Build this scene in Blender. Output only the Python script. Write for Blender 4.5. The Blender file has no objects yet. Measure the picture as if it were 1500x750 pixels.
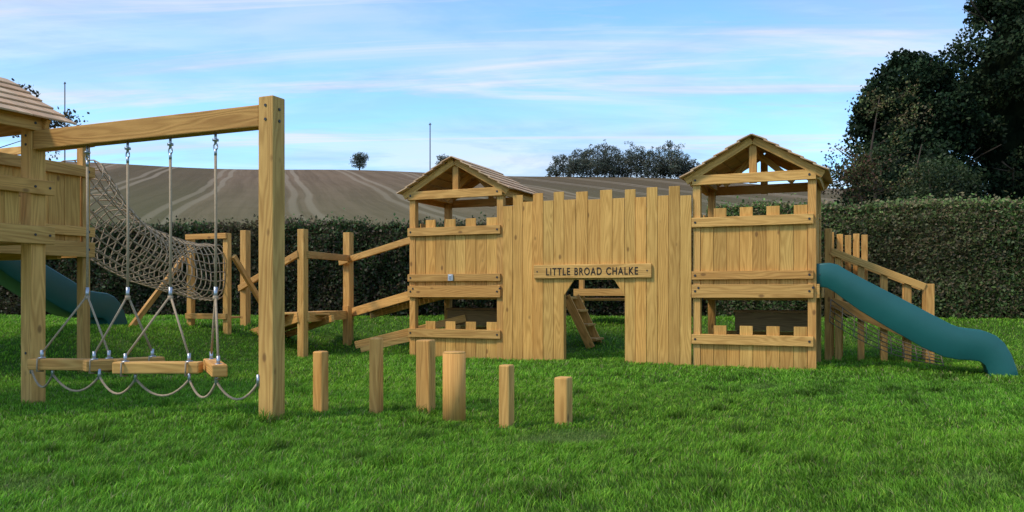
import bpy, math, random
import numpy as np
from mathutils import Vector, Matrix
random.seed(7); rng=np.random.default_rng(7)
scene=bpy.context.scene
D=bpy.data
# ---------------------------------------------------------------- site grid
A=math.radians(23.4); CA,SA=math.cos(A),math.sin(A)
OX,OY=7.37,-12.45
def g2w(E,N): return OX+CA*E-SA*N, OY+SA*E+CA*N
def sm(t):
    t=np.clip(t,0,1); return t*t*(3-2*t)
def gz(s,n):
    s=np.asarray(s,float); n=np.asarray(n,float)
    a=sm((-s-1.2)/3.2)*sm((n+6.2)/3.6)
    b=sm((n-.23*s-.6)/4.4)
    z=.52*(1-(1-a)*(1-b))
    z=z+.018*np.sin(s*1.3+n*.7)*np.sin(n*1.1-s*.4)+.01*np.sin(s*3.1+1)*np.sin(n*2.7)
    return z
def G(s,n): return float(gz(s,n))
# ---------------------------------------------------------------- node helpers
def mat(name):
    m=D.materials.new(name); m.use_nodes=True
    nt=m.node_tree; nt.nodes.clear()
    out=nt.nodes.new('ShaderNodeOutputMaterial')
    return m,nt,out
class N:
    def __init__(s,nt): s.nt=nt
    def new(s,t,**k):
        n=s.nt.nodes.new(t)
        for a,b in k.items(): setattr(n,a,b)
        return n
    def link(s,a,b): s.nt.links.new(a,b)
    def val(s,sock,v):
        if isinstance(v,bpy.types.NodeSocket): s.link(v,sock)
        else: sock.default_value=v
    def math(s,op,a,b=0.0,c=None,clamp=False):
        n=s.new('ShaderNodeMath',operation=op,use_clamp=clamp)
        s.val(n.inputs[0],a); s.val(n.inputs[1],b)
        if c is not None: s.val(n.inputs[2],c)
        return n.outputs[0]
    def comb(s,x,y,z):
        n=s.new('ShaderNodeCombineXYZ')
        for i,v in enumerate((x,y,z)): s.val(n.inputs[i],v)
        return n.outputs[0]
    def noise(s,vec,scale=1.0,detail=3.0,rough=.5,dist=0.0):
        n=s.new('ShaderNodeTexNoise')
        if vec is not None: s.link(vec,n.inputs['Vector'])
        n.inputs['Scale'].default_value=scale; n.inputs['Detail'].default_value=detail
        n.inputs['Roughness'].default_value=rough; n.inputs['Distortion'].default_value=dist
        return n.outputs[0]
    def ramp(s,fac,stops):
        n=s.new('ShaderNodeValToRGB'); s.link(fac,n.inputs[0])
        e=n.color_ramp.elements
        while len(e)<len(stops): e.new(.5)
        for i,(p,c) in enumerate(stops):
            e[i].position=p; e[i].color=(c[0],c[1],c[2],1) if hasattr(c,'__len__') else (c,c,c,1)
        return n.outputs[0]
    def mix(s,fac,a,b,mode='MIX'):
        n=s.new('ShaderNodeMixRGB',blend_type=mode)
        s.val(n.inputs[0],fac)
        for i,v in ((1,a),(2,b)):
            if isinstance(v,bpy.types.NodeSocket): s.link(v,n.inputs[i])
            else: n.inputs[i].default_value=(v[0],v[1],v[2],1)
        return n.outputs[0]
    def bsdf(s,col,rough=.7,metal=0.0,spec=.3,bump=None,bs=.3,bd=.01):
        p=s.new('ShaderNodeBsdfPrincipled')
        if isinstance(col,bpy.types.NodeSocket): s.link(col,p.inputs['Base Color'])
        else: p.inputs['Base Color'].default_value=(*col,1)
        s.val(p.inputs['Roughness'],rough); p.inputs['Metallic'].default_value=metal
        p.inputs['Specular IOR Level'].default_value=spec
        if bump is not None:
            b=s.new('ShaderNodeBump'); b.inputs['Strength'].default_value=bs; b.inputs['Distance'].default_value=bd
            s.link(bump,b.inputs['Height']); s.link(b.outputs[0],p.inputs['Normal'])
        return p.outputs[0]
# ---------------------------------------------------------------- materials
def wood_mat(name,light,dark,knots=True,gain=1.0):
    m,nt,out=mat(name); h=N(nt)
    uv=h.new('ShaderNodeUVMap',uv_map='UVMap').outputs[0]
    sp=h.new('ShaderNodeSeparateXYZ'); h.link(uv,sp.inputs[0])
    at=h.new('ShaderNodeAttribute',attribute_name='rnd')
    rs=h.new('ShaderNodeSeparateXYZ'); h.link(at.outputs['Vector'],rs.inputs[0])
    r1,r2,r3=rs.outputs
    off=h.math('MULTIPLY',r1,37.0)
    u=sp.outputs[0]; v=sp.outputs[1]
    u2=h.math('ADD',u,off); v2=h.math('ADD',v,h.math('MULTIPLY',r2,11.0))
    n1=h.noise(h.comb(h.math('MULTIPLY',u2,.55),h.math('MULTIPLY',v2,4.5),off),1.0,2.0,.5)
    ph=h.math('ADD',h.math('MULTIPLY',v2,120.0),h.math('MULTIPLY',n1,75.0))
    ring=h.math('ADD',h.math('MULTIPLY',h.math('SINE',ph),.5),.5)
    fine=h.noise(h.comb(h.math('MULTIPLY',u2,3.0),h.math('MULTIPLY',v2,170.0),off),1.0,3.0,.6)
    blot=h.noise(h.comb(h.math('MULTIPLY',u2,1.3),h.math('MULTIPLY',v2,9.0),r3),1.0,4.0,.65)
    f=h.math('ADD',h.math('MULTIPLY',ring,.38),h.math('MULTIPLY',fine,.45))
    f=h.math('ADD',f,h.math('MULTIPLY',h.math('SUBTRACT',blot,.5),1.1),clamp=True)
    mid=tuple(a*.55+b*.45 for a,b in zip(light,dark))
    col=h.ramp(f,[(.08,light),(.45,mid),(.88,dark)])
    br=h.math('MULTIPLY',h.math('ADD',.82,h.math('MULTIPLY',r3,.32)),gain)
    col=h.mix(1.0,col,h.comb(br,br,br),'MULTIPLY')
    tint=h.mix(r2,(1.06,.94,.82),(1.0,1.01,.96))
    col=h.mix(1.0,col,tint,'MULTIPLY')
    if knots:
        vo=h.new('ShaderNodeTexVoronoi'); vo.inputs['Scale'].default_value=1.0
        h.link(h.comb(h.math('MULTIPLY',u2,2.3),h.math('MULTIPLY',v2,4.2),off),vo.inputs['Vector'])
        k=h.ramp(vo.outputs[0],[(.0,1.0),(.065,.9),(.12,0.0)])
        col=h.mix(h.math('MULTIPLY',k,.75),col,(.15,.065,.02))
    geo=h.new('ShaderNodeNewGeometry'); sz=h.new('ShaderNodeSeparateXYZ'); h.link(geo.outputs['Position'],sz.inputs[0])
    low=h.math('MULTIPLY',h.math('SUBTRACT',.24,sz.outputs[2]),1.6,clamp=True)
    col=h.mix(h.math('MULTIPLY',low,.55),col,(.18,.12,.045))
    h.link(h.bsdf(col,.72,0,.2,h.math('ADD',ring,fine),.25,.004),out.inputs[0])
    return m
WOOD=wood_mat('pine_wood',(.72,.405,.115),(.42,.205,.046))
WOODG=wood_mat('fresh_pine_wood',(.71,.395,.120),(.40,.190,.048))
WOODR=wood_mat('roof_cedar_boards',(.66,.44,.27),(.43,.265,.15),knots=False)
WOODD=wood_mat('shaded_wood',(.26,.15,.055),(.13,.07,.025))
def simple(name,c,rough=.6,metal=0,spec=.4,var=.15,scale=6,bs=.1):
    m,nt,out=mat(name); h=N(nt)
    tc=h.new('ShaderNodeTexCoord').outputs['Object']
    n=h.noise(tc,scale,4,.6)
    col=h.mix(n,tuple(x*(1-var) for x in c),tuple(min(1,x*(1+var)) for x in c))
    h.link(h.bsdf(col,rough,metal,spec,n,bs,.004),out.inputs[0]); return m
ROPE=simple('hemp_rope',(.40,.29,.18),.9,0,.1,.35,60,.6)
ROPED=simple('weathered_rope',(.20,.15,.09),.9,0,.1,.35,60,.6)
METAL=simple('galvanised_steel',(.45,.46,.48),.4,.8)
BOLT=simple('bolt_cap',(.035,.03,.025),.5)
LETTER=simple('engraved_lettering',(.022,.013,.008),.8)
GREY=simple('grey_latch',(.5,.52,.53),.5)
PLAST=simple('green_plastic',(.012,.098,.085),.36,0,.5,.25,2.5,.05)
SOIL=simple('pole_wood',(.06,.05,.045),.9)
BARK=simple('bark',(.07,.05,.035),.95,0,.1,.4,8,.8)
def foliage_mat(name,transl=.25,gl=.03):
    m,nt,out=mat(name); h=N(nt)
    at=h.new('ShaderNodeAttribute',attribute_name='Col')
    d=h.new('ShaderNodeBsdfDiffuse'); t=h.new('ShaderNodeBsdfTranslucent')
    h.link(at.outputs[0],d.inputs[0]); h.link(at.outputs[0],t.inputs[0])
    g=h.new('ShaderNodeBsdfGlossy'); g.inputs[0].default_value=(.5,.5,.5,1); g.inputs['Roughness'].default_value=.5
    mx=h.new('ShaderNodeMixShader'); mx.inputs[0].default_value=transl
    h.link(d.outputs[0],mx.inputs[1]); h.link(t.outputs[0],mx.inputs[2])
    m2=h.new('ShaderNodeMixShader'); m2.inputs[0].default_value=gl
    h.link(mx.outputs[0],m2.inputs[1]); h.link(g.outputs[0],m2.inputs[2])
    h.link(m2.outputs[0],out.inputs[0]); return m
LEAF=foliage_mat('leaf'); LEAFD=foliage_mat('needle_foliage',.1,.01); GRASSM=foliage_mat('grass_blade',.35,.02)
# ---------------------------------------------------------------- mesh builder
def empty(name,loc=(0,0,0)):
    o=D.objects.new(name,None); o.location=loc; o.empty_display_size=.2
    scene.collection.objects.link(o); return o
class MB:
    def __init__(s): s.v=[];s.f=[];s.uv=[];s.r=[];s.mi=[];s.sm=[]
    def _add(s,vs,fs,uvs,mi=0,smooth=False,rnd=None):
        o=len(s.v); s.v+= [tuple(x) for x in vs]
        rnd=rnd or (random.random(),random.random(),random.random())
        s.r+=[rnd]*len(vs)
        for f,u in zip(fs,uvs):
            s.f.append([o+i for i in f]); s.uv+=u; s.mi.append(mi); s.sm.append(smooth)
    def obox(s,c,ax,sz,mi=0,la=None):
        c=Vector(c); ax=[Vector(a) for a in ax]; hs=[x/2 for x in sz]
        if la is None: la=max(range(3),key=lambda i:sz[i])
        o=[i for i in range(3) if i!=la]
        loc=[(x,y,z) for x in(-1,1) for y in(-1,1) for z in(-1,1)]
        vs=[c+ax[0]*(l[0]*hs[0])+ax[1]*(l[1]*hs[1])+ax[2]*(l[2]*hs[2]) for l in loc]
        fs=[(0,1,3,2),(4,6,7,5),(0,4,5,1),(2,3,7,6),(0,2,6,4),(1,5,7,3)]
        uvs=[]
        for k,f in enumerate(fs):
            na=k//2
            oth=[i for i in range(3) if i!=na]
            u=[]
            for i in f:
                l=[loc[i][j]*hs[j] for j in range(3)]
                if na==la: u.append((l[o[0]]*.15,l[o[1]]*1.0+.3))
                else:
                    w=[j for j in oth if j!=la][0]; u.append((l[la],l[w]+.5*na))
            uvs.append(u)
        if (ax[0].cross(ax[1])).dot(ax[2])<0: fs=[tuple(reversed(f)) for f in fs]; uvs=[list(reversed(u)) for u in uvs]
        s._add(vs,fs,uvs,mi)
    def box(s,x0,x1,y0,y1,z0,z1,mi=0,la=None):
        s.obox(((x0+x1)/2,(y0+y1)/2,(z0+z1)/2),((1,0,0),(0,1,0),(0,0,1)),(abs(x1-x0),abs(y1-y0),abs(z1-z0)),mi,la)
    def beam(s,a,b,w,h,mi=0,up=(0,0,1)):
        a=Vector(a);b=Vector(b);d=(b-a);L=d.length;d.normalize()
        up=Vector(up); side=d.cross(up)
        if side.length<1e-4: side=d.cross(Vector((1,0,0)))
        side.normalize(); u=side.cross(d)
        s.obox((a+b)/2,(d,side,u),(L,w,h),mi,0)
    def prism(s,poly,y0,y1,mi=0):
        n=len(poly); vs=[(p[0],y0,p[1]) for p in poly]+[(p[0],y1,p[1]) for p in poly]
        fs=[tuple(range(n)),tuple(range(2*n-1,n-1,-1))]+[(i,i+n,(i+1)%n+n,(i+1)%n) for i in range(n)]
        uvs=[]
        for f in fs: uvs.append([(vs[i][2],vs[i][0]+vs[i][1]) for i in f])
        s._add(vs,fs,uvs,mi)
    def tube(s,pts,r,seg=6,mi=0,r2=None,smooth=True):
        pts=[Vector(p) for p in pts]; n=len(pts)
        vs=[];L=0;ls=[]
        pn=None
        for i,p in enumerate(pts):
            t=(pts[min(i+1,n-1)]-pts[max(i-1,0)])
            if t.length<1e-9: t=Vector((0,0,1))
            t.normalize()
            if pn is None:
                pn=t.cross(Vector((0,0,1)))
                if pn.length<.05: pn=t.cross(Vector((1,0,0)))
            pn=(pn-t*pn.dot(t)); pn.normalize(); q=t.cross(pn)
            rr=r if r2 is None else r+(r2-r)*i/(n-1)
            if i: L+=(p-pts[i-1]).length
            ls.append(L)
            for k in range(seg):
                a=2*math.pi*k/seg; vs.append(p+pn*(rr*math.cos(a))+q*(rr*math.sin(a)))
        fs=[];uvs=[]
        for i in range(n-1):
            for k in range(seg):
                k2=(k+1)%seg
                fs.append((i*seg+k,i*seg+k2,(i+1)*seg+k2,(i+1)*seg+k))
                uvs.append([(ls[i],k*2*r),(ls[i],(k+1)*2*r),(ls[i+1],(k+1)*2*r),(ls[i+1],k*2*r)])
        fs.append(tuple(range(seg-1,-1,-1))); uvs.append([(0,0)]*seg)
        fs.append(tuple((n-1)*seg+k for k in range(seg))); uvs.append([(.1*math.cos(k),.1*math.sin(k)) for k in range(seg)])
        s._add(vs,fs,uvs,mi,smooth)
    def obj(s,name,mats,parent=None,bevel=.006):
        me=D.meshes.new(name); me.from_pydata(s.v,[],s.f)
        uvl=me.uv_layers.new(name='UVMap')
        uvl.data.foreach_set('uv',np.array(s.uv,dtype=np.float32).ravel())
        ca=me.attributes.new('rnd','FLOAT_VECTOR','POINT'); ca.data.foreach_set('vector',np.array(s.r,dtype=np.float32).ravel())
        for m in mats: me.materials.append(m)
        me.polygons.foreach_set('material_index',s.mi); me.polygons.foreach_set('use_smooth',s.sm)
        me.update()
        o=D.objects.new(name,me); scene.collection.objects.link(o)
        if parent: o.parent=parent
        if bevel:
            b=o.modifiers.new('bevel','BEVEL'); b.width=bevel; b.segments=2; b.limit_method='ANGLE'; b.angle_limit=math.radians(50)
        return o
def bolt(mb,s,n,z,r=.018,ax='n'):
    if ax=='n': mb.tube([(s,n+.004,z),(s,n-.006,z)],r,8,0,smooth=False)
    else: mb.tube([(s-.004,n,z),(s+.006,n,z)],r,8,0,smooth=False)
# ---------------------------------------------------------------- tower
def roof(rf,cx,n0,d,w,base=0.):
    ap=base+3.36; ev=base+2.80; hw=w/2+.10
    nc=6; sl=math.hypot(hw+.03,ap-ev+.02); ang=math.atan2(ap-ev,hw)
    for sgn in (-1,1):
        dn=Vector((sgn*math.cos(ang),0,-math.sin(ang))); nm=Vector((sgn*math.sin(ang),0,math.cos(ang)))
        top=Vector((cx,0,ap+.065))
        for k in range(nc):
            a=sl*k/nc; b=sl*(k+1)/nc+.035
            y=n0-.11; ye=n0+d+.16
            while y<ye-.02:
                L=random.uniform(.14,.26); y2=min(ye,y+L)
                if ye-y2<.08: y2=ye
                pa=top+dn*a+nm*(.004); pb=top+dn*(b)+nm*(.026)
                dd=(pb-pa).normalized(); uu=Vector((0,1,0))
                c=(pa+pb)/2; c=Vector((c.x,(y+y2)/2,c.z))
                rf.obox(c,(dd,uu,dd.cross(uu)),((pb-pa).length,y2-y-.004,.018),0,0)
                y=y2
def gable(fr,s0,n0,w,d,base=0.):
    cx=s0+w/2; ap=base+3.36; ev=base+2.80; hw=w/2+.10
    for nn in (n0+.003,n0+d-.0):
        for sgn in (-1,1):
            fr.beam((cx+sgn*hw,nn+.022,ev),(cx+sgn*.012,nn+.022,ap),.043,.11)
        fr.box(cx-.055,cx+.055,nn+.05,nn+.12,base+2.735,ap-.03)
    for sgn in (-1,1):
        fr.beam((cx+sgn*.52,n0+d*.5,base+2.80),(cx+sgn*.012,n0+d*.5,base+3.26),.05,.09)
        fr.beam((cx+sgn*.75,n0+.25,base+2.84),(cx+sgn*.75,n0+d-.1,base+2.84),.05,.08)
    fr.box(cx-.03,cx+.03,n0+.12,n0+d-.02,ap-.14,ap-.02)
def tower(root,s0,n0,w=1.76,d=1.45,base=0.0,slide_side=False,pre='',has_roof=True):
    P=.115
    fr=MB(); bo=MB(); pn=MB(); rf=MB()
    F=n0+.045
    ptop=base+(2.80 if has_roof else 2.64)
    for (x,y) in ((s0,F),(s0+w-P,F),(s0,n0+d-P),(s0+w-P,n0+d-P)):
        fr.box(x,x+P,y,y+P,-.15,ptop)
    rails=[(.34,.485),(1.035,1.235),(1.31,1.435),(2.10,2.245),(2.735,2.88)]
    if not has_roof: rails[4]=(2.52,2.63)
    for i,(a,b) in enumerate(rails):
        a+=base;b+=base
        x0=s0-.01 if i!=4 else s0+.0; x1=s0+w-(.035 if i<4 else .0)
        if i==0 and base>.2: continue
        fr.box(x0,x1,n0,n0+.043,a,b)
        for x in (s0+.045,s0+w-.09):
            zz=(a+b)/2
            bolt(bo,x,n0,zz)
            if i==1: bolt(bo,x+.05,n0,zz+.05); 
        fr.box(s0,s0+w,n0+d+.002,n0+d+.045,a,b)
        if i>=1:
            fr.box(s0-.045,s0-.002,n0+.05,n0+d,a,b)
            if not (slide_side and i in (2,3)): fr.box(s0+w+.002,s0+w+.045,n0+.05,n0+d+.04,a,b)
            bolt(bo,s0+w+.045,n0+.11,(a+b)/2,ax='s'); bolt(bo,s0+w+.045,n0+d-.06,(a+b)/2,ax='s')
    x0=s0+P+.004; x1=s0+w-P-.004; nb=8 if w<2 else 16; bw=(x1-x0)/nb
    for k in range(nb):
        a=x0+k*bw+.0025; b=x0+(k+1)*bw-.0025
        j=random.uniform(-.004,.004)
        hi=.13 if (k%2==1 and has_roof) else 0
        if base<.2: pn.box(a,b,F+.012+j,F+.036+j,-.1,.49+hi)
        pn.box(a,b,F+.012+j,F+.036+j,base+1.14,base+2.25+hi)
        pn.box(a,b,n0+d-.05,n0+d-.03,base+1.14,base+(1.2 if w>2 else 2.2)+hi)
    if base<.2: pn.box(s0+P,s0+w-P,F+.045,F+.09,.34,.46)
    nb=6; bw=(d-P*2-.06)/nb
    for k in range(nb):
        a=n0+.05+P+k*bw+.0025; b=a+bw-.005; hi=.13 if (k%2==1 and has_roof) else 0
        pn.box(s0+.03,s0+.052,a,b,base+1.14,base+2.22+hi)
        if not slide_side or k>3: pn.box(s0+w-.052,s0+w-.03,a,b,base+1.14,base+2.22+hi)
    nb=12; bw=(w-.02)/nb
    for k in range(nb): pn.box(s0+.01+k*bw+.003,s0+.01+(k+1)*bw-.003,n0+.06+P,n0+d-P,base+1.10,base+1.135)
    fr.box(s0+P,s0+w-P,n0+.3,n0+.36,base+1.0,base+1.095); fr.box(s0+P,s0+w-P,n0+d-.4,n0+d-.34,base+1.0,base+1.095)
    if has_roof:
        gable(fr,s0,n0,w,d,base); roof(rf,s0+w/2,n0,d,w,base)
        rf.obj(pre+'roof',[WOODR],root,.003)
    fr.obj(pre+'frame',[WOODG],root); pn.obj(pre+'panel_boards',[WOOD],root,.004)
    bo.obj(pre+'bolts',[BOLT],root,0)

# ================================================================ CASTLE
castle=empty('wooden_play_castle')
tower(castle,0.0,0.0,w=1.80,pre='tower_a_')
tower(castle,4.95,0.0,slide_side=True,pre='tower_b_')
wl=MB(); top_lo,top_hi=2.60,2.735
edges=[1.815+i*(2.894-1.815)/6 for i in range(6)]+[2.894+i*(3.90-2.894)/5 for i in range(5)]+[3.90+i*(4.94-3.90)/6 for i in range(7)]
for k in range(17):
    a,b=edges[k]+.003,edges[k+1]-.003; j=random.uniform(-.005,.005)
    top=(top_hi if k%2==1 else top_lo)+random.uniform(-.012,.012)
    if k==0: top=2.55
    y0,y1=.0+j,.026+j
    if k==6: wl.prism([(a,1.07),(a+.17,1.32),(b,1.32),(b,top),(a,top)],y0,y1)
    elif k==10: wl.prism([(b,1.07),(b,top),(a,top),(a,1.32),(b-.17,1.32)],y0,y1)
    elif 6<k<10: wl.prism([(a,1.32),(b,1.32),(b,top),(a,top)],y0,y1)
    else: wl.box(a,b,y0,y1,-.1,top)
for z in (.35,1.5,2.3):
    if z<1: 
        wl.box(1.82,2.86,.034,.08,z,z+.14); wl.box(3.93,4.93,.034,.08,z,z+.14)
    else: wl.box(1.82,4.93,.034,.08,z,z+.14)
wl.box(2.80,2.888,.034,.13,-.1,1.49); wl.box(3.906,3.99,.034,.13,-.1,1.49)
wl.obj('castle_wall_boards',[WOOD],castle,.004)
ins=MB()
for s0 in (0.35,5.45):
    ins.box(s0,s0+1.15,.75,1.2,.80,.84); ins.box(s0+.02,s0+1.13,.76,.79,.52,.795)
    for x in (s0+.05,s0+1.05): ins.box(x,x+.06,.80,.86,-.1,.795)
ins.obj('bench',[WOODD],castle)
st=MB()
sx,sn=2.36,2.3; zb=G(sx,sn)
for dy in (0,.55):
    st.beam((sx-.25,sn+dy,zb+.98),(sx+.25,sn+dy,zb+.0),.04,.16)
for k in range(3): st.box(sx-.22+k*.16,sx+.02+k*.16,sn+.025,sn+.53,zb+.68-k*.27,zb+.72-k*.27)
st.box(sx-.42,sx-.20,sn-.02,sn+.6,zb+.92,zb+.97)
st.box(sx-.42,sx-.34,sn,sn+.08,zb-.1,zb+.915)
st.obj('wooden_steps',[WOODG],None); 
bk=MB()
bk.box(1.6,3.6,4.2,4.26,1.05,1.2); bk.box(1.6,3.6,4.3,5.0,.95,1.0)
for x in (1.7,2.9,3.45): bk.box(x,x+.1,4.27,4.37,.2,1.45)
bk.obj('play_platform',[WOODG])
sign=empty('name_sign')
sg=MB(); sg.box(2.385,4.335,-.050,-.008,1.345,1.565); sg.obj('board',[WOODG],sign,.008)
sb=MB()
for x in (2.45,4.27): bolt(sb,x,-.05,1.455,.012)
sb.obj('screws',[BOLT],sign,0)
cu=D.curves.new('lettering','FONT'); cu.body='LITTLE BROAD CHALKE'; cu.size=.165; cu.extrude=.002; cu.space_character=1.2; cu.offset=.0025; cu.space_word=1.2
to=D.objects.new('lettering',cu); scene.collection.objects.link(to)
bpy.context.view_layer.update()
sc=1.52/to.dimensions.x
to.scale=(sc,1.0,1); to.rotation_euler=(math.pi/2,0,0); to.location=(2.60,-.053,1.397)
cu.materials.append(LETTER); to.parent=sign
lt=MB(); lt.box(.80,.89,-.03,-.002,1.32,1.43,0); lt.box(.82,.87,-.036,-.031,1.34,1.41,1)
lt.obj('latch_plate',[GREY,METAL],castle,.006)

# ================================================================ SLIDES
def slide(name,prof_top,prof_bot,n0,n1,xf=None):
    n=len(prof_top)
    sec=[]
    for (xt,zt),(xb,zb) in zip(prof_top,prof_bot):
        T=Vector((xt,0,zt));Bm=Vector((xb,0,zb)); d=(Bm-T); L=d.length
        fl=T+d*min(.55,.16/max(L,.05))
        pts=[(Bm.x,n0+.03,Bm.z),(T.x*.5+Bm.x*.5,n0,T.z*.5+Bm.z*.5),(T.x,n0+.005,T.z),(T.x,n0+.025,T.z+.014),(T.x,n0+.06,T.z),(fl.x,n0+.085,fl.z),
             (fl.x,(n0+n1)/2,fl.z-.012),
             (fl.x,n1-.085,fl.z),(T.x,n1-.06,T.z),(T.x,n1-.025,T.z+.014),(T.x,n1-.005,T.z),(T.x*.5+Bm.x*.5,n1,T.z*.5+Bm.z*.5),(Bm.x,n1-.03,Bm.z)]
        sec.append(pts)
    m=len(sec[0]); vs=[p for s_ in sec for p in s_]
    if xf: vs=[xf(p) for p in vs]
    fs=[];
    for i in range(n-1):
        for k in range(m):
            k2=(k+1)%m; fs.append((i*m+k,i*m+k2,(i+1)*m+k2,(i+1)*m+k))
    fs.append(tuple(range(m-1,-1,-1))); fs.append(tuple((n-1)*m+k for k in range(m)))
    me=D.meshes.new(name); me.from_pydata([tuple(v) for v in vs],[],fs); me.materials.append(PLAST)
    import bmesh
    bm=bmesh.new(); bm.from_mesh(me); bmesh.ops.recalc_face_normals(bm,faces=bm.faces); bm.to_mesh(me); bm.free()
    for p in me.polygons: p.use_smooth=True
    o=D.objects.new(name,me); scene.collection.objects.link(o)
    b=o.modifiers.new('b','BEVEL'); b.width=.012; b.segments=2; b.limit_method='ANGLE'; b.angle_limit=math.radians(45)
    return o
ptop=[(6.70,1.52),(6.88,1.53),(7.0,1.50),(7.10,1.43),(7.4,1.255),(7.8,1.03),(8.2,.80),(8.42,.675),(8.55,.62),(8.70,.60),(8.83,.585),(8.95,.53),(9.05,.43),(9.13,.28),(9.19,.10),(9.21,.0)]
pbot=[(6.70,1.20),(6.85,1.18),(6.95,1.12),(7.02,1.06),(7.28,.86),(7.68,.60),(8.08,.355),(8.34,.235),(8.50,.205),(8.66,.20),(8.76,.19),(8.83,.14),(8.86,.06),(8.87,.02),(8.88,-.03),(8.89,-.05)]
slide('slide',ptop,pbot,.10,.66)
# ================================================================ SWINGING BALANCE BEAMS
sw=empty('swinging_balance_bridge')
fr=MB(); NB=-6.75; w=.16
fr.box(2.55,2.55+w,NB-.08,NB+.08,-.2,2.80)
fr.box(-.47,-.47+w,NB-.08,NB+.08,-.2,2.78)
fr.box(-.30,2.545,NB-.07,NB+.07,2.545,2.735)
fr.obj('frame',[WOODG],sw,.010)
bo=MB()
for z in (2.72,2.60): bolt(bo,2.63,NB-.08,z,.013)
for z in (2.69,2.59): bolt(bo,2.71,NB,z,.014,'s')
for z in (2.69,2.6,.5): bolt(bo,-.39,NB-.08,z,.013)
rp=MB(); me_=MB()
hang=[.38,.92,1.46,2.0]
logs=[((.03,-7.08),(.90,-6.80)),((.72,-7.06),(1.02,-6.42)),((1.16,-7.10),(1.86,-6.78)),((1.70,-6.50),(2.30,-7.02))]
LZ=.43
lg=MB()
for i,(a,b) in enumerate(logs):
    dz=(-.004,.0,.004,.008)[i]
    lg.beam((a[0],a[1],LZ+dz),(b[0],b[1],LZ+dz),.13,.105)
lg.obj('swinging_beams',[WOODG],sw,.012)
def lerp(a,b,t): return tuple(x+(y-x)*t for x,y in zip(a,b))
for i,h in enumerate(hang):
    me_.tube([(h,NB,2.55),(h,NB,2.44)],.012,8); me_.tube([(h,NB,2.49),(h,NB,2.47)],.028,10)
    a=[Vector((h+.022*math.cos(t),NB,2.42+.03*math.sin(t))) for t in np.linspace(0,2*math.pi,12)]
    me_.tube(a,.007,6)
    me_.tube([(h,NB,2.40),(h,NB,2.34)],.013,8)
    rp.tube([(h,NB,2.36),(h+.004,NB,1.7),(h,NB,1.13)],.0125,7)
    me_.tube([(h,NB,1.16),(h,NB,1.05)],.017,8)
    rp.tube([(h,NB,1.08),(h,NB,1.04)],.024,8)
    aL,bL=logs[i]
    p=lerp(aL,bL,.12); q=lerp(aL,bL,.86)
    for e,(x,y) in enumerate((p,q)):
        tgt=(x,y,LZ+.10)
        rp.tube([(h,NB,1.08),lerp((h,NB,1.08),tgt,.5),tgt],.011,6)
        me_.tube([(x,y,LZ+.13),(x,y,LZ+.045)],.016,8); me_.tube([(x,y,LZ+.062),(x,y,LZ+.050)],.034,8)
        rp.tube([(x+.03,y,LZ+.055),(x+.035,y-.075,LZ+.05),(x+.03,y-.075,LZ-.065),(x+.02,y,LZ-.07)],.009,6)
pts=[(-.31,-6.83,.34),(.22,-7.0,.33),(.82,-6.98,.33),(1.30,-7.0,.33),(1.80,-6.86,.33),(2.15,-6.9,.33),(2.55,-6.83,.33)]
for a,b in zip(pts[:-1],pts[1:]):
    rp.tube([(*lerp(a[:2],b[:2],t),a[2]+(b[2]-a[2])*t-.15*4*t*(1-t)) for t in np.linspace(0,1,11)],.011,6)
for p in pts: me_.tube([(p[0],p[1],.40),(p[0],p[1],.30)],.015,8)
rp.obj('ropes',[ROPE],sw,0); me_.obj('shackles',[METAL],sw,0); bo.obj('bolts',[BOLT],sw,0)
# ================================================================ STEPPING POSTS
def stilt(s,n,top,w,round_=False):
    mb=MB()
    if round_: 
        mb.tube([(s,n,-.1),(s,n,top-.012)],w/2,20,0); mb.tube([(s,n,top-.0119),(s,n,top)],w/2,20,0,r2=w/2-.01)
    else:
        ww=w/1.33; a=random.uniform(-.12,.12)
        mb.obox((s,n,top/2-.05),((math.cos(a),math.sin(a),0),(-math.sin(a),math.cos(a),0),(0,0,1)),(ww,ww,top+.1),0,2)
    mb.r=[(r[0],r[1],.75) for r in mb.r]
    return mb.obj('stepping_post',[WOODG],None,.014 if not round_ else 0.0)
for a in ((2.76,-6.23,.57,.142),(3.20,-5.98,.69,.132),(3.605,-5.77,.67,.19),(4.11,-6.17,.60,.20,True),(4.63,-6.23,.51,.135),(5.0,-5.87,.39,.165)):
    stilt(*a)
# ================================================================ LEFT: near tower, high platform, net tunnel, slide
play=empty('play_tower')
fr=MB();pn=MB();rf=MB();bo=MB(); s0,n0,w_,d_=-2.12,-8.35,1.81,1.6
for (x,y) in ((s0,n0+.045),(s0+w_-.115,n0+.045),(s0,n0+d_-.115)): fr.box(x,x+.115,y,y+.115,-.15,2.80)
for a,b in ((1.60,1.78),(2.10,2.245),(2.735,2.88)):
    fr.box(s0-.01,s0+w_-.02,n0,n0+.043,a,b)
    fr.box(s0+w_+.003,s0+w_+.046,n0+.02,-6.60 if a!=2.735 else -6.66,a,b)
    fr.box(s0-.05,s0-.003,n0+.05,n0+d_,a,b)
    fr.box(s0+.0,s0+w_-.17,n0+d_+.002,n0+d_+.045,a,b)
    bolt(bo,s0+w_+.046,-6.66,(a+b)/2,.013,'s'); bolt(bo,s0+w_+.046,-6.82,(a+b)/2,.013,'s')
for k in range(8):
    a=n0+.17+k*.155
    if a+.15<-6.85: pn.box(s0+w_-.045,s0+w_-.02,a,a+.15,1.66,2.17)
    a=s0+.12+k*.19; pn.box(a,a+.186,n0+.06,n0+.085,1.66,2.2); pn.box(s0+.03+k*.2,s0+.225+k*.2,n0+.17,n0+d_-.12,1.70,1.735)
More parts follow.
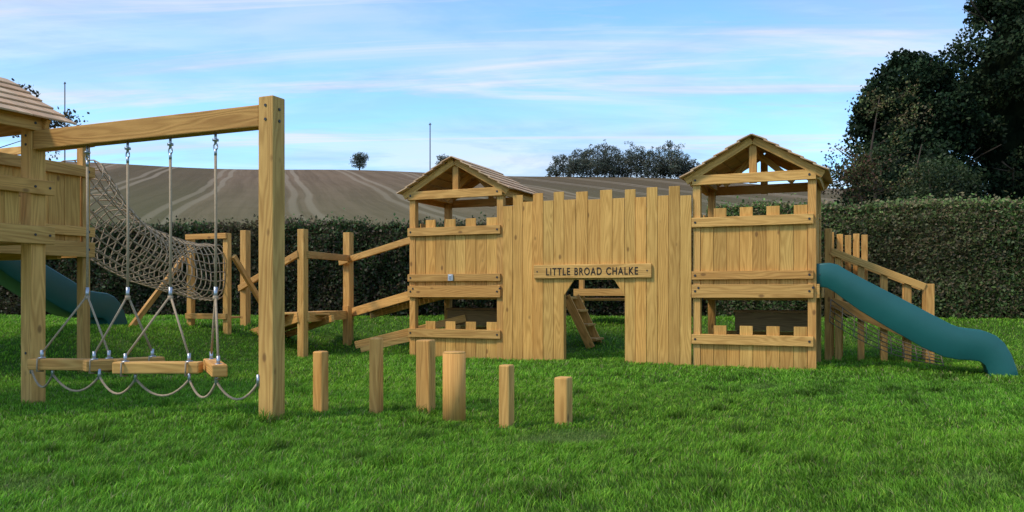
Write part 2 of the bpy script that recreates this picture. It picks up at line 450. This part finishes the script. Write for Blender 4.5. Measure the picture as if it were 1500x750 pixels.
gable(fr,s0,n0,w_,d_); roof(rf,s0+w_/2,n0,d_+.14,w_)
fr.obj('frame',[WOODG],play);pn.obj('boards',[WOOD],play,.004);rf.obj('roof',[WOODR],play,.003);bo.obj('bolts',[BOLT],play,0)
high=empty('play_tower')
tower(high,-5.6,-6.3,w=3.4,d=1.7,base=.55,pre='high_',has_roof=False)
def xf(p): return (-5.35+p[1], -4.62+(p[0]-6.70)*1.16, .47+(p[2])*1.0+ (p[2]/1.5)*.10)
slide('slide',ptop,pbot,.0,.60,xf)
net=empty('rope_net_tunnel')
nt_=MB()
def cen(t):
    s=-2.78+(-3.68+2.78)*t; n=-4.5+(-.92+4.5)*t
    z=np.interp(t,[0,.08,.15,.25,.35,.5,.7,.85,1],[2.62,2.42,2.22,2.03,1.88,1.69,1.53,1.47,1.50])
    return Vector((s,n,float(z)))
def ringp(t,a):
    c=cen(t); tv=(cen(min(1,t+.04))-cen(max(0,t-.04))).normalized()
    sd=tv.cross(Vector((0,0,1))).normalized(); up=sd.cross(tv)
    R=.50+.05*math.sin(3*a+t*5)-.06*math.sin(math.pi*t)
    return c+sd*(R*.95*math.cos(a))+up*(R*math.sin(a))
NR=24; NL=18
for i in range(NR+1):
    t=i/NR
    nt_.tube([ringp(t,2*math.pi*k/24)+Vector((0,0,-.012*(k%2))) for k in range(25)],.0100,5)
for k in range(NL):
    a=2*math.pi*k/NL
    nt_.tube([ringp(i/NR,a)+Vector((0,0,.008*math.sin(i*2.1+k))) for i in range(NR+1)],.0100,5)
nt_.obj('net',[ROPE],net,0)
nf=MB(); sl,sr,nn=-4.10,-3.24,-.90
zb=G(-3.7,-.9)
for x in (sl,sr): nf.box(x-.055,x+.055,nn-.05,nn+.05,zb-.2,2.19)
nf.box(sl-.05,sr+.05,nn-.095,nn-.052,2.09,2.19); nf.box(sl-.05,sr+.05,nn-.095,nn-.052,zb+.18,zb+.28)
nf.beam((sl-.10,nn-.05,1.78),(sl-.22,nn-1.25,zb-.05),.07,.09)
nf.beam((sr+.10,nn+.05,1.78),(sr+.10,nn+1.25,zb-.05),.07,.09)
nf.box(sl-.05,sr+.05,nn+.05,nn+.3,zb+.19,zb+.23)
nf.obj('end_frame',[WOODG],net)
# ================================================================ RAMP WALKWAY
rw=empty('ramp_walkway'); rb=MB()
P1=(-3.75,.15);P2=(-1.41,-1.1);P3=(-2.15,1.30)
def post(p,top,w=.11,b=-.15): rb.box(p[0]-w/2,p[0]+w/2,p[1]-w/2,p[1]+w/2,min(b,0),top)
post(P1,2.33,.14); post(P2,2.19,.13); post(P3,2.32,.15); 
post((P3[0]+.22,P3[1]-.35),.86,.13)
def seg(a,b,za,zb,w=.05,h=.12,off=0.08):
    d=Vector((b[0]-a[0],b[1]-a[1],0)).normalized(); sd=Vector((d.y,-d.x,0))*off
    rb.beam((a[0]+sd.x,a[1]+sd.y,za),(b[0]+sd.x,b[1]+sd.y,zb),w,h)
seg((P1[0]-.1,P1[1]+.05),P2,1.20,1.77); seg(P2,P3,1.76,1.80,off=.09); seg((P3[0]-.1,P3[1]-.05),(0.0,.55),1.72,2.12)
seg((P1[0]-.1,P1[1]+.05),P2,.22,.70,.05,.17); seg(P2,P3,.70,.68,.05,.17,.09); seg(P3,(0.0,.55),.68,1.12,.05,.17)
def deck(a,b,za,zb,width=.55):
    a=Vector((a[0],a[1],za));b=Vector((b[0],b[1],zb)); d=b-a; L=d.length; d.normalize()
    sd=Vector((-d.y,d.x,0)).normalized(); up=d.cross(sd)
    if up.z<0: up=-up
    n=int(L/.13)
    for k in range(n):
        c=a+d*(.13*(k+.5))+sd*(width/2+.0)
        rb.obox(c,(d,sd,up),(.12,width,.03),0,1)
    rb.beam(a+sd*(width)-up*.09,b+sd*width-up*.09,.05,.12)
deck(P1,P2,.27,.76); deck(P2,P3,.76,.74,.5); deck(P3,(0,.55),.74,1.16)
rb.beam((-1.0,-.15,.18),(.75,.75,.66),.06,.13); rb.beam((-.75,-.35,.12),(.75,.55,.5),.05,.10)
rb.obj('frame',[WOODG],rw)
# ================================================================ STAIRS right rear
sr_=empty('timber_stairs'); b=MB(); SE=8.20
def railrun(n,sa,sb,za,zb,cnt):
    b.beam((sa,n-.07,za),(sb,n-.07,zb),.05,.11)
    b.beam((sa,n-.07,za-.82),(sb,n-.07,zb-.82+.0),.05,.16)
    for k in range(cnt):
        t=(k+.3)/cnt; x=sa+(sb-sa)*t; z=za+(zb-za)*t
        b.box(x-.05,x+.05,n-.04,n+.06,G(x,n)-.1,z+.02)
railrun(1.75,6.85,SE,1.78,1.20,4); railrun(2.6,6.85,SE,1.78,1.20,4)
for k in range(5):
    x=6.95+k*.26; z=.95-k*.13
    b.box(x,x+.24,1.80,2.5,z-.04,z)
b.box(SE+.01,SE+.13,1.68,1.80,-.1,1.25); b.box(SE+.01,SE+.13,2.55,2.67,-.1,1.25)
b.box(6.75,6.86,1.68,1.79,-.1,2.15); b.box(6.75,6.86,2.55,2.66,-.1,2.15)
for k in range(4): b.box(6.9+k*.13,7.0+k*.13,2.70,2.73,1.0,2.12-.02*(k%2))
b.obj('frame',[WOODG],sr_)
sn_=empty('scramble_net'); m2=MB()
def np_(u,v):
    s=6.85+1.55*u; n=1.0+.55*v; z=.95*(1-u)*.65+.05+.34*v*(1-.6*u)-.12*math.sin(math.pi*u)
    return (s,n,max(z,.03))
for i in range(10): m2.tube([np_(i/9,v) for v in np.linspace(0,1,6)],.008,5)
for j in range(5): m2.tube([np_(u,j/4) for u in np.linspace(0,1,14)],.008,5)
m2.obj('net',[ROPED],sn_,0)
# ================================================================ TERRAIN
def grid_mesh(name,xs,ys,zf,material,xyf=None):
    X,Y=np.meshgrid(xs,ys); X=X.ravel();Y=Y.ravel()
    if xyf: WX,WY=xyf(X,Y)
    else: WX,WY=X,Y
    Z=zf(X,Y,WX,WY)
    nx,ny=len(xs),len(ys)
    i=np.arange(nx*ny).reshape(ny,nx)
    f=np.stack([i[:-1,:-1],i[:-1,1:],i[1:,1:],i[1:,:-1]],-1).reshape(-1,4)
    me=D.meshes.new(name); me.from_pydata(np.stack([WX,WY,Z],1).tolist(),[],f.tolist())
    me.materials.append(material)
    me.polygons.foreach_set('use_smooth',[True]*len(f)); me.update()
    o=D.objects.new(name,me); scene.collection.objects.link(o); return o
m,nt,out=mat('lawn_soil'); h=N(nt)
tc=h.new('ShaderNodeTexCoord').outputs['Object']
a=h.noise(tc,1.2,5,.6); bb=h.noise(tc,45,3,.7)
col=h.mix(a,(.045,.095,.010),(.075,.145,.016)); col=h.mix(h.math('MULTIPLY',bb,.5),col,(.05,.07,.013))
h.link(h.bsdf(col,.95,0,.1,bb,.6,.03),out.inputs[0]); LAWN=m
xs=np.concatenate([[-900,-400,-150,-60],np.arange(-28,22.1,.4),[35,60,150,400,900]])
ys=np.concatenate([[-300,-100,-40],np.arange(-14,14.1,.4),[20,35,60,150,400,900]])
grid_mesh('ground',xs,ys,lambda X,Y,WX,WY: gz(WX,WY),LAWN)
m,nt,out=mat('ploughed_field'); h=N(nt)
geo=h.new('ShaderNodeNewGeometry').outputs['Position']
mp=h.new('ShaderNodeMapping'); mp.inputs['Rotation'].default_value=(0,0,math.radians(-23.4)); h.link(geo,mp.inputs[0])
sp=h.new('ShaderNodeSeparateXYZ'); h.link(mp.outputs[0],sp.inputs[0])
x,y=sp.outputs[0],sp.outputs[1]
n0=h.noise(geo,.018,2,.5); n1=h.noise(geo,.30,6,.7); n2=h.noise(geo,2.2,5,.75)
def lines(ph,period,wd):
    fr=h.math('FRACT',h.math('DIVIDE',ph,period))
    return h.ramp(h.math('ABSOLUTE',h.math('SUBTRACT',fr,.5)),[(.0,1.0),(wd,1.0),(wd*1.8,0.0)])
xb=h.math('ADD',x,h.math('MULTIPLY',n0,7.0)); 
ph=h.math('ADD',xb,h.math('MULTIPLY',y,.30))
rows=h.noise(h.comb(h.math('MULTIPLY',ph,.8),h.math('MULTIPLY',y,.02),0.0),1.0,4,.7)
bandn=h.noise(h.comb(h.math('MULTIPLY',ph,.050),h.math('MULTIPLY',y,.002),5.0),1.0,1,.4)
col=h.mix(n1,(.150,.092,.050),(.255,.172,.104))
col=h.mix(h.math('MULTIPLY',h.ramp(rows,[(.42,0.0),(.60,1.0)]),.55),col,(.105,.066,.036))
col=h.mix(h.math('MULTIPLY',h.ramp(bandn,[(.48,0.0),(.52,1.0)]),.60),col,(.080,.062,.028))
col=h.mix(h.math('MULTIPLY',lines(ph,11.0,.026),.62),col,(.33,.25,.165))
col=h.mix(h.math('MULTIPLY',lines(h.math('ADD',ph,1.7),11.0,.026),.52),col,(.33,.25,.165))
lowf=h.math('MULTIPLY',h.math('SUBTRACT',115.0,y),.014,clamp=True)
col=h.mix(h.math('MULTIPLY',lowf,.40),col,(.10,.12,.038))
edge=h.math('MULTIPLY',h.math('SUBTRACT',y,152.0),.3,clamp=True)
col=h.mix(h.math('MULTIPLY',edge,.4),col,(.11,.09,.045))
col=h.mix(h.math('MULTIPLY',n2,.3),col,(.12,.085,.05))
h.link(h.bsdf(col,1.0,0,.05,n2,.4,.3),out.inputs[0]); FIELD=m
def ridge(E): return np.interp(E,[-400,-130,-81,-44,6.7,34.7,100,400],[29,27.6,26.6,25.4,24.2,23.3,20,14])
RN=160.
def hillz(E,Nn):
    t=(Nn-25)/(RN-25)
    r=ridge(E)-.4
    up=.40+r*(np.clip(t,0,1)**1.05)
    dn=-(np.clip(t-1,0,10))*22
    return up+dn+.25*np.sin(E*.11+Nn*.07)*np.clip(t,0,1)
hx=np.concatenate([np.arange(-400,-140,30),np.arange(-140,140,3.5),np.arange(140,401,30)])
hy=np.concatenate([np.arange(25,165,3.5),np.arange(165,420,30)])
grid_mesh('hill',hx,hy,lambda X,Y,WX,WY: hillz(X,Y),FIELD,g2w)
# ================================================================ FOLIAGE
def leaf_obj(name,P,size,C,parent=None,material=None,aspect=.7):
    n=len(P)
    size=np.broadcast_to(np.asarray(size,float),(n,))
    a=rng.normal(size=(n,3)); 
    a/=np.linalg.norm(a,axis=1)[:,None]
    b=np.cross(a,rng.normal(size=(n,3))); b/=np.linalg.norm(b,axis=1)[:,None]
    a=a*size[:,None]*.5; b=b*size[:,None]*.5*aspect
    V=np.stack([P-a,P+b*.9-a*.1,P+a,P-b*.9-a*.1],1).reshape(-1,3)
    me=D.meshes.new(name)
    me.vertices.add(4*n); me.vertices.foreach_set('co',V.astype(np.float32).ravel())
    me.loops.add(4*n); me.loops.foreach_set('vertex_index',np.arange(4*n,dtype=np.int32))
    me.polygons.add(n); me.polygons.foreach_set('loop_start',np.arange(0,4*n,4,dtype=np.int32))
    try: me.polygons.foreach_set('loop_total',np.full(n,4,dtype=np.int32))
    except Exception: pass
    c=np.concatenate([np.repeat(np.clip(C,0,1),4,axis=0),np.ones((4*n,1))],1).astype(np.float32)
    at=me.attributes.new('Col','FLOAT_COLOR','POINT'); at.data.foreach_set('color',c.ravel())
    me.materials.append(material or LEAF); me.update(calc_edges=True); me.validate()
    o=D.objects.new(name,me); scene.collection.objects.link(o)
    if parent: o.parent=parent
    return o
def pal(cols,n,w=None):
    cols=np.array(cols); i=rng.choice(len(cols),n,p=w); return cols[i]*rng.uniform(.7,1.3,(n,1))
def lown(P,sc,seed=0):
    r=np.random.default_rng(seed); v=0
    for k in range(5):
        d=r.normal(size=3)*sc; v=v+np.sin(P@d+r.uniform(0,6))
    return v/5
def hedge(name,E0,N0,E1,N1,htop0,htop1,thick,count,cols,seed,topgain=1.5):
    L=math.hypot(E1-E0,N1-N0); dx,dy=(E1-E0)/L,(N1-N0)/L; px,py=-dy,dx
    root=empty(name)
    us=np.arange(0,L+.3,.35); prof=[(-.34,0),(-.38,.5),(-.38,.88),(-.25,.95),(.25,.95),(.38,.88),(.38,0)]
    vs=[];fs=[]
    for i,u in enumerate(us):
        H=htop0+(htop1-htop0)*u/L
        for (q,r) in prof:
            e=E0+dx*u+px*q*thick*(.95+.12*math.sin(u*2.3+r*5)); n_=N0+dy*u+py*q*thick
            X,Y=g2w(e,n_); g=.45; vs.append((X,Y,g+(H-g)*r*(.97+.02*math.sin(u*1.7))))
    m_=len(prof)
    for i in range(len(us)-1):
        for k in range(m_-1): fs.append((i*m_+k,i*m_+k+1,(i+1)*m_+k+1,(i+1)*m_+k))
    fs.append(tuple(range(m_))); fs.append(tuple((len(us)-1)*m_+k for k in range(m_)))
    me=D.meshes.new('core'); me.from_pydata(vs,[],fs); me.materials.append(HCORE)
    o=D.objects.new('core',me); scene.collection.objects.link(o); o.parent=root
    n=count
    u=rng.uniform(0,L,n); which=rng.random(n)
    H=htop0+(htop1-htop0)*u/L
    q=np.where(which<.62,-.5,np.where(which<.92,rng.uniform(-.5,.5,n),.5))*thick
    hh=np.where((which<.62)|(which>=.92),rng.uniform(0,1,n)**.9,1.0)
    bump=lown(np.stack([u,hh*2.2+7,q],1),1.6,seed)*.15+lown(np.stack([u,hh*2.2,q],1),4.5,seed+1)*.10
    dep=rng.exponential(.05,n)
    side=(which<.62)
    q=q+np.where(side,-(bump)+dep-.02, np.where(which>=.92,bump,0))
    z=.42+(H-.42)*hh+np.where(hh>=1.0,bump*.8-dep+rng.exponential(.05,n),0)
    rnd=np.clip((hh-.9)/.1,0,1); q=np.where(side,q+rnd*.12,q)
    e=E0+dx*u+px*q; n_=N0+dy*u+py*q
    X,Y=g2w(e,n_)
    C=pal(cols,n)
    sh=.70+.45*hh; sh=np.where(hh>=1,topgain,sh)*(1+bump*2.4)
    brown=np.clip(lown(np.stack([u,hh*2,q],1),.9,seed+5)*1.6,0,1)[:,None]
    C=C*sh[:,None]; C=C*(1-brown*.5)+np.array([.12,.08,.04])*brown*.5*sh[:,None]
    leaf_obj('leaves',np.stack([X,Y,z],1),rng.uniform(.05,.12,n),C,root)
    return root
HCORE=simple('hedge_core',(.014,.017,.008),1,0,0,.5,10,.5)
hc=[(.040,.066,.018),(.055,.082,.022),(.032,.054,.016),(.08,.07,.03),(.10,.065,.035),(.06,.042,.025)]
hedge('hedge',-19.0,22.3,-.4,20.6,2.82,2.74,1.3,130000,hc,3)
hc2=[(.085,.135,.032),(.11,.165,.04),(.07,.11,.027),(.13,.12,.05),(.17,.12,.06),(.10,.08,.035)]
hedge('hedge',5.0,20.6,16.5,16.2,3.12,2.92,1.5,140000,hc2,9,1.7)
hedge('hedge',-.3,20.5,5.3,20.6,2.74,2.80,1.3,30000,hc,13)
def limb_tree(root,base,height,r,limbs,spread,seed):
    r_=random.Random(seed); mb=MB()
    pts=[Vector(base)+Vector((r_.uniform(-.05,.05)*height*t,r_.uniform(-.05,.05)*height*t,height*t)) for t in (0,.25,.5,.75,1)]
    mb.tube(pts,r,8,0,r2=r*.15)
    ends=[]
    for k in range(limbs):
        t=r_.uniform(.25,.95); i=min(3,int(t*4)); p=pts[i].lerp(pts[i+1],t*4-i)
        a=r_.uniform(0,2*math.pi); L=spread*r_.uniform(.5,1)*(1.1-t*.6)
        q=p+Vector((math.cos(a)*L,math.sin(a)*L,L*r_.uniform(.1,.7)))
        mid=p.lerp(q,.5)+Vector((0,0,-.05*L)); mb.tube([p,mid,q],r*.35*(1.1-t),6,0,r2=r*.05)
        ends.append((p,mid,q))
        for j in range(3):
            a2=a+r_.uniform(-1,1); s=mid.lerp(q,r_.random()); e=s+Vector((math.cos(a2),math.sin(a2),r_.uniform(-.2,.9)))*L*.35
            mb.tube([s,e],r*.1,5,0,r2=r*.03); ends.append((s,s.lerp(e,.5),e))
    mb.obj('trunk_and_limbs',[BARK],root,0)
    return ends
def clump_leaves(root,centers,radii,per,size,cols,name='foliage',flat=.8,droop=0,material=None):
    P=[];C=[]
    for c,r in zip(centers,radii):
        n=int(per*r*r*rng.uniform(.6,1.3))+3; d=rng.normal(size=(n,3)); d/=np.linalg.norm(d,axis=1)[:,None]
        rad=r*rng.uniform(.35,1.12,n)**.6
        rad*=1+.25*np.sin(d[:,0]*5+c[0])*np.sin(d[:,2]*6+c[1])
        p=np.array(c)+d*rad[:,None]*np.array([1,1,flat]); 
        if droop: p[:,2]-=droop*rng.random(n)**2*r
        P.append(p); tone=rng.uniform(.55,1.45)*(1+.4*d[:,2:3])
        C.append(pal(cols,n)*tone)
    P=np.concatenate(P);C=np.concatenate(C)
    return leaf_obj(name,P,rng.uniform(.7,1.3,len(P))*size,C,root,material)
def conifer(name,E,Nn,H,R,seed,cols,nclump,per,size,prof,z0=1.2,core=.66):
    X,Y=g2w(E,Nn); root=empty(name); r=np.random.default_rng(seed)
    limb_tree(root,(X,Y,.2),H*.93,.32,22,R*1.05,seed)
    if core:
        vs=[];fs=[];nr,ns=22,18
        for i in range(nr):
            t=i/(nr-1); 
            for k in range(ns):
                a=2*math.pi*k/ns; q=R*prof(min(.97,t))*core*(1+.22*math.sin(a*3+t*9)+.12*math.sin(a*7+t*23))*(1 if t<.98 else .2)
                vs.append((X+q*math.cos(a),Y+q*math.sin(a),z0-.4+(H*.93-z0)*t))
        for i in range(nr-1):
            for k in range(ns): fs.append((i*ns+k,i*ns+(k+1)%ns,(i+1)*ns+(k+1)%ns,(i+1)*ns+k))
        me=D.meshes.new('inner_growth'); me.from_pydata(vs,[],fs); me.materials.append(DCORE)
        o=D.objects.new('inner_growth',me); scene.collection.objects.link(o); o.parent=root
    cs=[];rs=[]
    for k in range(nclump):
        t=r.random()**.9; z=z0+(H-z0)*t
        Rt=R*prof(t); a=r.uniform(0,2*math.pi); q=Rt*r.uniform(.55,1.04)
        cs.append((X+math.cos(a)*q,Y+math.sin(a)*q,z)); rs.append(r.uniform(.35,.85)*(.5+.5*prof(t)))
    clump_leaves(root,cs,rs,per,size,cols,flat=.6,droop=.6,material=LEAFD)
    return root
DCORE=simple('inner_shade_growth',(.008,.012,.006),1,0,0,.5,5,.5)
dk=[(.014,.026,.011),(.020,.034,.013),(.027,.042,.016),(.011,.019,.009)]
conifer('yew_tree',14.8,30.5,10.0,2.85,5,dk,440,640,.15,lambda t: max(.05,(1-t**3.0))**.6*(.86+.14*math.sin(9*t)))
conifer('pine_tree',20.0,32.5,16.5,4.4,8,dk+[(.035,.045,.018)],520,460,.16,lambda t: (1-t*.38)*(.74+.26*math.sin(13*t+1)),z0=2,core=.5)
def shrub(name,E,Nn,H,R,seed,cols,nc,per,size):
    X,Y=g2w(E,Nn); root=empty(name); r=np.random.default_rng(seed)
    ends=limb_tree(root,(X,Y,.2),H*.95,.09,14,R,seed)
    cs=[];rs=[]
    for k in range(nc):
        e=ends[r.integers(len(ends))]; p=e[1].lerp(e[2],float(r.random()))
        cs.append((p.x+r.normal()*.15,p.y+r.normal()*.15,p.z+r.normal()*.15)); rs.append(r.uniform(.15,.5))
    clump_leaves(root,cs,rs,per,size,cols)
    return root
bc=[(.07,.08,.02),(.10,.09,.03),(.05,.065,.018),(.11,.07,.03)]
shrub('hawthorn_bush',10.9,24.5,7.2,1.8,11,[(.10,.12,.03),(.13,.12,.04),(.12,.08,.03)],80,260,.085)
shrub('hawthorn_bush',12.6,25.5,5.8,1.9,13,[(.03,.05,.014),(.045,.06,.02)],110,600,.09)
shrub('hawthorn_bush',10.0,23.5,4.9,1.5,17,bc+[(.12,.05,.03)],90,500,.08)
shrub('hawthorn_bush',11.8,23.0,4.6,1.6,18,[(.03,.045,.014),(.05,.06,.02)],110,700,.08)
shrub('hawthorn_bush',17.0,24,4.6,2.0,19,bc,80,500,.08)
shrub('ash_tree',-15.6,25,9.0,3.0,23,[(.07,.06,.03),(.10,.06,.035),(.05,.045,.02)],190,150,.12)
dt=empty('distant_trees'); P=[];R_=[]; tb=MB()
dc=[(.075,.09,.06),(.10,.11,.07),(.065,.078,.055),(.13,.115,.08)]  # leaf colours lightened to stand in for distance haze
for k in range(34):
    E=7.5+30*k/33+rng.uniform(-.5,.5); Nn=RN-1+rng.uniform(-3,4); X,Y=g2w(E,Nn); z0=float(hillz(np.array([E]),np.array([min(Nn,RN)]))[0])
    env=np.interp(E,[7,9,12,15,21,28,33,37.5],[2.2,4.4,5.4,6.9,6.0,6.3,7.0,2.8])
    H=env*rng.uniform(.78,1.12); tb.tube([(X,Y,z0-.5),(X,Y,z0+H*.85)],.11,5,0,r2=.04)
    for j in range(24):
        t=rng.uniform(.10,1); rr=H*.18*math.sin(math.pi*min(.95,t*.8+.12))
        P.append((X+rng.normal()*rr*.9,Y+rng.normal()*rr,z0+H*t-rr*.4)); R_.append(rr*rng.uniform(.6,1.0)+.15)
clump_leaves(dt,P,R_,90,.27,dc); tb.obj('trunks',[BARK],dt,0)
def small_far(E,Nn,H):
    X,Y=g2w(E,Nn); z0=float(hillz(np.array([E]),np.array([Nn]))[0]); r=empty('field_tree'); t=MB(); t.tube([(X,Y,z0-.3),(X,Y,z0+H*.6)],.15,5,0,r2=.05); t.obj('trunk',[BARK],r,0)
    cs=[(X+rng.normal()*H*.20,Y+rng.normal()*H*.18,z0+H*rng.uniform(.15,.85)) for _ in range(34)]
    clump_leaves(r,cs,[H*rng.uniform(.14,.26) for _ in cs],150,.24,dc)
small_far(-29.6,159,3.5); small_far(-13.2,159,3.6)
def pole(E,Nn,z1,z0,r):
    X,Y=g2w(E,Nn); b_=MB(); b_.tube([(X,Y,z0),(X,Y,z1)],r,8,0,r2=r*.8)
    b_.box(X-.2,X+.2,Y-.05,Y+.05,z1-.3,z1-.22)
    for q in (-.15,.15): b_.tube([(X+q,Y,z1-.22),(X+q,Y,z1-.1)],.03,6,0)
    b_.obj('utility_pole',[SOIL],None,0)
pole(-12,120,1.1+250*120/1200,14,.09); pole(-65.5,120,1.1+310*120/1200,14,.09)
# ================================================================ GRASS
def grass_zone(Na,Nb,dens,wd,ht):
    half=lambda n_: n_*.66+1.2
    area=(half(Na)+half(Nb))*(Nb-Na); n=int(area*dens)
    Nn=rng.uniform(Na,Nb,n); E=rng.uniform(-1,1,n)*half(Nb); k=np.abs(E)<half(Nn); Nn=Nn[k];E=E[k]
    X,Y=g2w(E,Nn); return X,Y,np.full(len(X),wd),np.full(len(X),ht)
Z=[grass_zone(3.0,6.5,8500,.0046,.040),grass_zone(6.5,10,4000,.0070,.038),grass_zone(10,15,1600,.011,.042),grass_zone(15,22.5,520,.019,.052)]
X=np.concatenate([z[0] for z in Z]);Y=np.concatenate([z[1] for z in Z]);W=np.concatenate([z[2] for z in Z]);Hh=np.concatenate([z[3] for z in Z])
n=len(X); print('BLADES',n)
PQ=np.stack([X,Y,np.zeros(n)],1)
c1=lown(PQ,1.1,31); c2=lown(PQ,5.0,33); c3=lown(PQ,.45,35); c4=lown(PQ,22,37)
hgt=Hh*rng.uniform(.5,1.3,n)*(1+.20*c1+.4*np.clip(c2,0,1)+.6*c4)
tx,ty=g2w(rng.uniform(-5,6.5,110),rng.uniform(4,11,110)); tuft=np.zeros(n)
for a_,b_ in zip(tx,ty):
    d2=(X-a_)**2+(Y-b_)**2; tuft=np.maximum(tuft,np.exp(-d2/rng.uniform(.006,.018)))
hgt*=1+1.4*tuft
bare=np.clip((lown(PQ,1.9,41)-.56)*5,0,1); hgt*=1-.5*bare
Zg=gz(X,Y)
th=rng.uniform(0,2*math.pi,n); dx,dy=np.cos(th),np.sin(th)
ln=rng.uniform(.2,1.2,n)*hgt; ld=th+rng.uniform(.8,2.3,n); lx,ly=np.cos(ld)*ln,np.sin(ld)*ln
lx+=.3*hgt*np.sin(c3*4+c2*3); ly+=.3*hgt*np.cos(c3*4+c2*3)
v0=np.stack([X-dx*W/2,Y-dy*W/2,Zg-.006],1); v1=np.stack([X+dx*W/2,Y+dy*W/2,Zg-.006],1)
v2=np.stack([X+dx*W*.38+lx*.4,Y+dy*W*.38+ly*.4,Zg+hgt*.6],1); v3=np.stack([X-dx*W*.38+lx*.4,Y-dy*W*.38+ly*.4,Zg+hgt*.6],1)
v4=np.stack([X+lx,Y+ly,Zg+hgt*.90],1)
V=np.stack([v0,v1,v2,v3,v4],1).reshape(-1,3)
me=D.meshes.new('grass'); me.vertices.add(5*n); me.vertices.foreach_set('co',V.astype(np.float32).ravel())
bi=np.arange(n)[:,None]*5
lp=np.concatenate([bi+0,bi+1,bi+2,bi+3,bi+3,bi+2,bi+4],1).astype(np.int32).ravel()
me.loops.add(7*n); me.loops.foreach_set('vertex_index',lp)
ls=np.stack([np.arange(n)*7,np.arange(n)*7+4],1).astype(np.int32).ravel()
me.polygons.add(2*n); me.polygons.foreach_set('loop_start',ls)
try: me.polygons.foreach_set('loop_total',np.tile(np.array([4,3],dtype=np.int32),n))
except Exception: pass
base=pal([(.135,.325,.018),(.17,.375,.024),(.10,.26,.016),(.25,.43,.040),(.15,.34,.024)],n)*rng.uniform(.75,1.25,(n,1))
dry=(rng.random(n)<.05)[:,None]; base=np.where(dry,np.array([.36,.34,.14])*rng.uniform(.6,1.1,(n,1)),base)
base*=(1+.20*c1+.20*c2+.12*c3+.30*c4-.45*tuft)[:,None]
yel=np.clip(.5+.8*lown(PQ,.7,51),0,1)[:,None]; base*=1+yel*np.array([.15,.02,-.05])
base=base*(1-.5*bare[:,None])+np.array([.18,.18,.07])*.5*bare[:,None]
cc=np.repeat(base[:,None,:],5,axis=1); cc[:,0:2]*=.42; cc[:,4]*=1.15  # self-shadowing painted in: blade bases darkened, tips lightened
cc=np.concatenate([np.clip(cc,0,1),np.ones((n,5,1))],2).astype(np.float32)
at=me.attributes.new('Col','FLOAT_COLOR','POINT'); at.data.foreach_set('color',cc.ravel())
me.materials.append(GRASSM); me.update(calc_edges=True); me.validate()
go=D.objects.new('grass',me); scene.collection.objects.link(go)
# ================================================================ LIGHT
sd=Vector((-.50,-.62,.95)).normalized()
w=D.worlds.new('World'); scene.world=w; w.use_nodes=True; nt=w.node_tree; nt.nodes.clear(); h=N(nt)
out=h.new('ShaderNodeOutputWorld'); bg=h.new('ShaderNodeBackground'); h.link(bg.outputs[0],out.inputs[0])
sky=h.new('ShaderNodeTexSky',sky_type='NISHITA'); sky.sun_disc=False
sky.sun_elevation=math.asin(sd.z); sky.sun_rotation=math.atan2(sd.x,sd.y); sky.air_density=1.0; sky.dust_density=.4; sky.ozone_density=1.6
tc=h.new('ShaderNodeTexCoord').outputs['Generated']
mp=h.new('ShaderNodeMapping'); mp.inputs['Rotation'].default_value=(0,0,-A-.10); h.link(tc,mp.inputs[0])
sp=h.new('ShaderNodeSeparateXYZ'); h.link(mp.outputs[0],sp.inputs[0])
zz=h.math('ADD',h.math('MAXIMUM',sp.outputs[2],0.0),.10)
px=h.math('DIVIDE',sp.outputs[0],zz); py=h.math('DIVIDE',sp.outputs[1],zz)
v1=h.comb(h.math('MULTIPLY',px,.42),h.math('MULTIPLY',py,.80),1.3)
v2=h.comb(h.math('MULTIPLY',px,.36),h.math('ADD',h.math('MULTIPLY',py,2.4),h.math('MULTIPLY',px,.45)),4.3)
v3=h.comb(h.math('MULTIPLY',px,.9),h.math('ADD',h.math('MULTIPLY',py,4.2),h.math('MULTIPLY',px,.8)),9.3)
a=h.noise(v1,1.0,7,.55,.5); b=h.noise(v2,1.0,8,.60,1.2); b2=h.noise(v3,1.0,7,.6,.8)
cl=h.ramp(a,[(.45,0.0),(.57,.50),(.68,.92)])
strk=h.ramp(b,[(.49,0.0),(.57,.45),(.66,.95)])
wisp=h.ramp(b2,[(.50,0.0),(.66,.5)])
haze=h.ramp(sp.outputs[2],[(.0,.85),(.10,.48),(.20,.12),(.36,.0)])
fac=h.math('MAXIMUM',h.math('MAXIMUM',cl,strk),h.math('MULTIPLY',haze,.8))
fac=h.math('MAXIMUM',fac,wisp)
shade=h.noise(v1,2.2,6,.62,.4)
cc_=h.mix(h.ramp(shade,[(.42,0.0),(.58,1.0)]),(3.1,3.8,5.0),(5.4,5.7,6.2))
cc_=h.mix(h.math('MULTIPLY',strk,.6),cc_,(5.9,6.1,6.35))
skc=h.mix(1.0,sky.outputs[0],(1.15,1.66,2.05),'MULTIPLY')
final=h.mix(h.math('MULTIPLY',fac,.88),skc,cc_)
h.link(final,bg.inputs[0]); bg.inputs[1].default_value=.15
sun=D.lights.new('sun','SUN'); sun.energy=2.7; sun.angle=math.radians(10); sun.color=(1,.91,.77)
so=D.objects.new('sun',sun); scene.collection.objects.link(so)
so.rotation_euler=sd.to_track_quat('Z','Y').to_euler()
# ================================================================ CAMERA
cam=D.cameras.new('camera'); co=D.objects.new('camera',cam); scene.collection.objects.link(co)
co.location=(OX,OY,1.10); co.rotation_euler=(math.pi/2,0,A)
cam.sensor_width=36; cam.lens=28.8; cam.shift_y=55/1500; cam.clip_end=3000; cam.clip_start=.05
scene.camera=co
scene.view_settings.view_transform='Standard'; scene.view_settings.look='None'; scene.view_settings.exposure=0
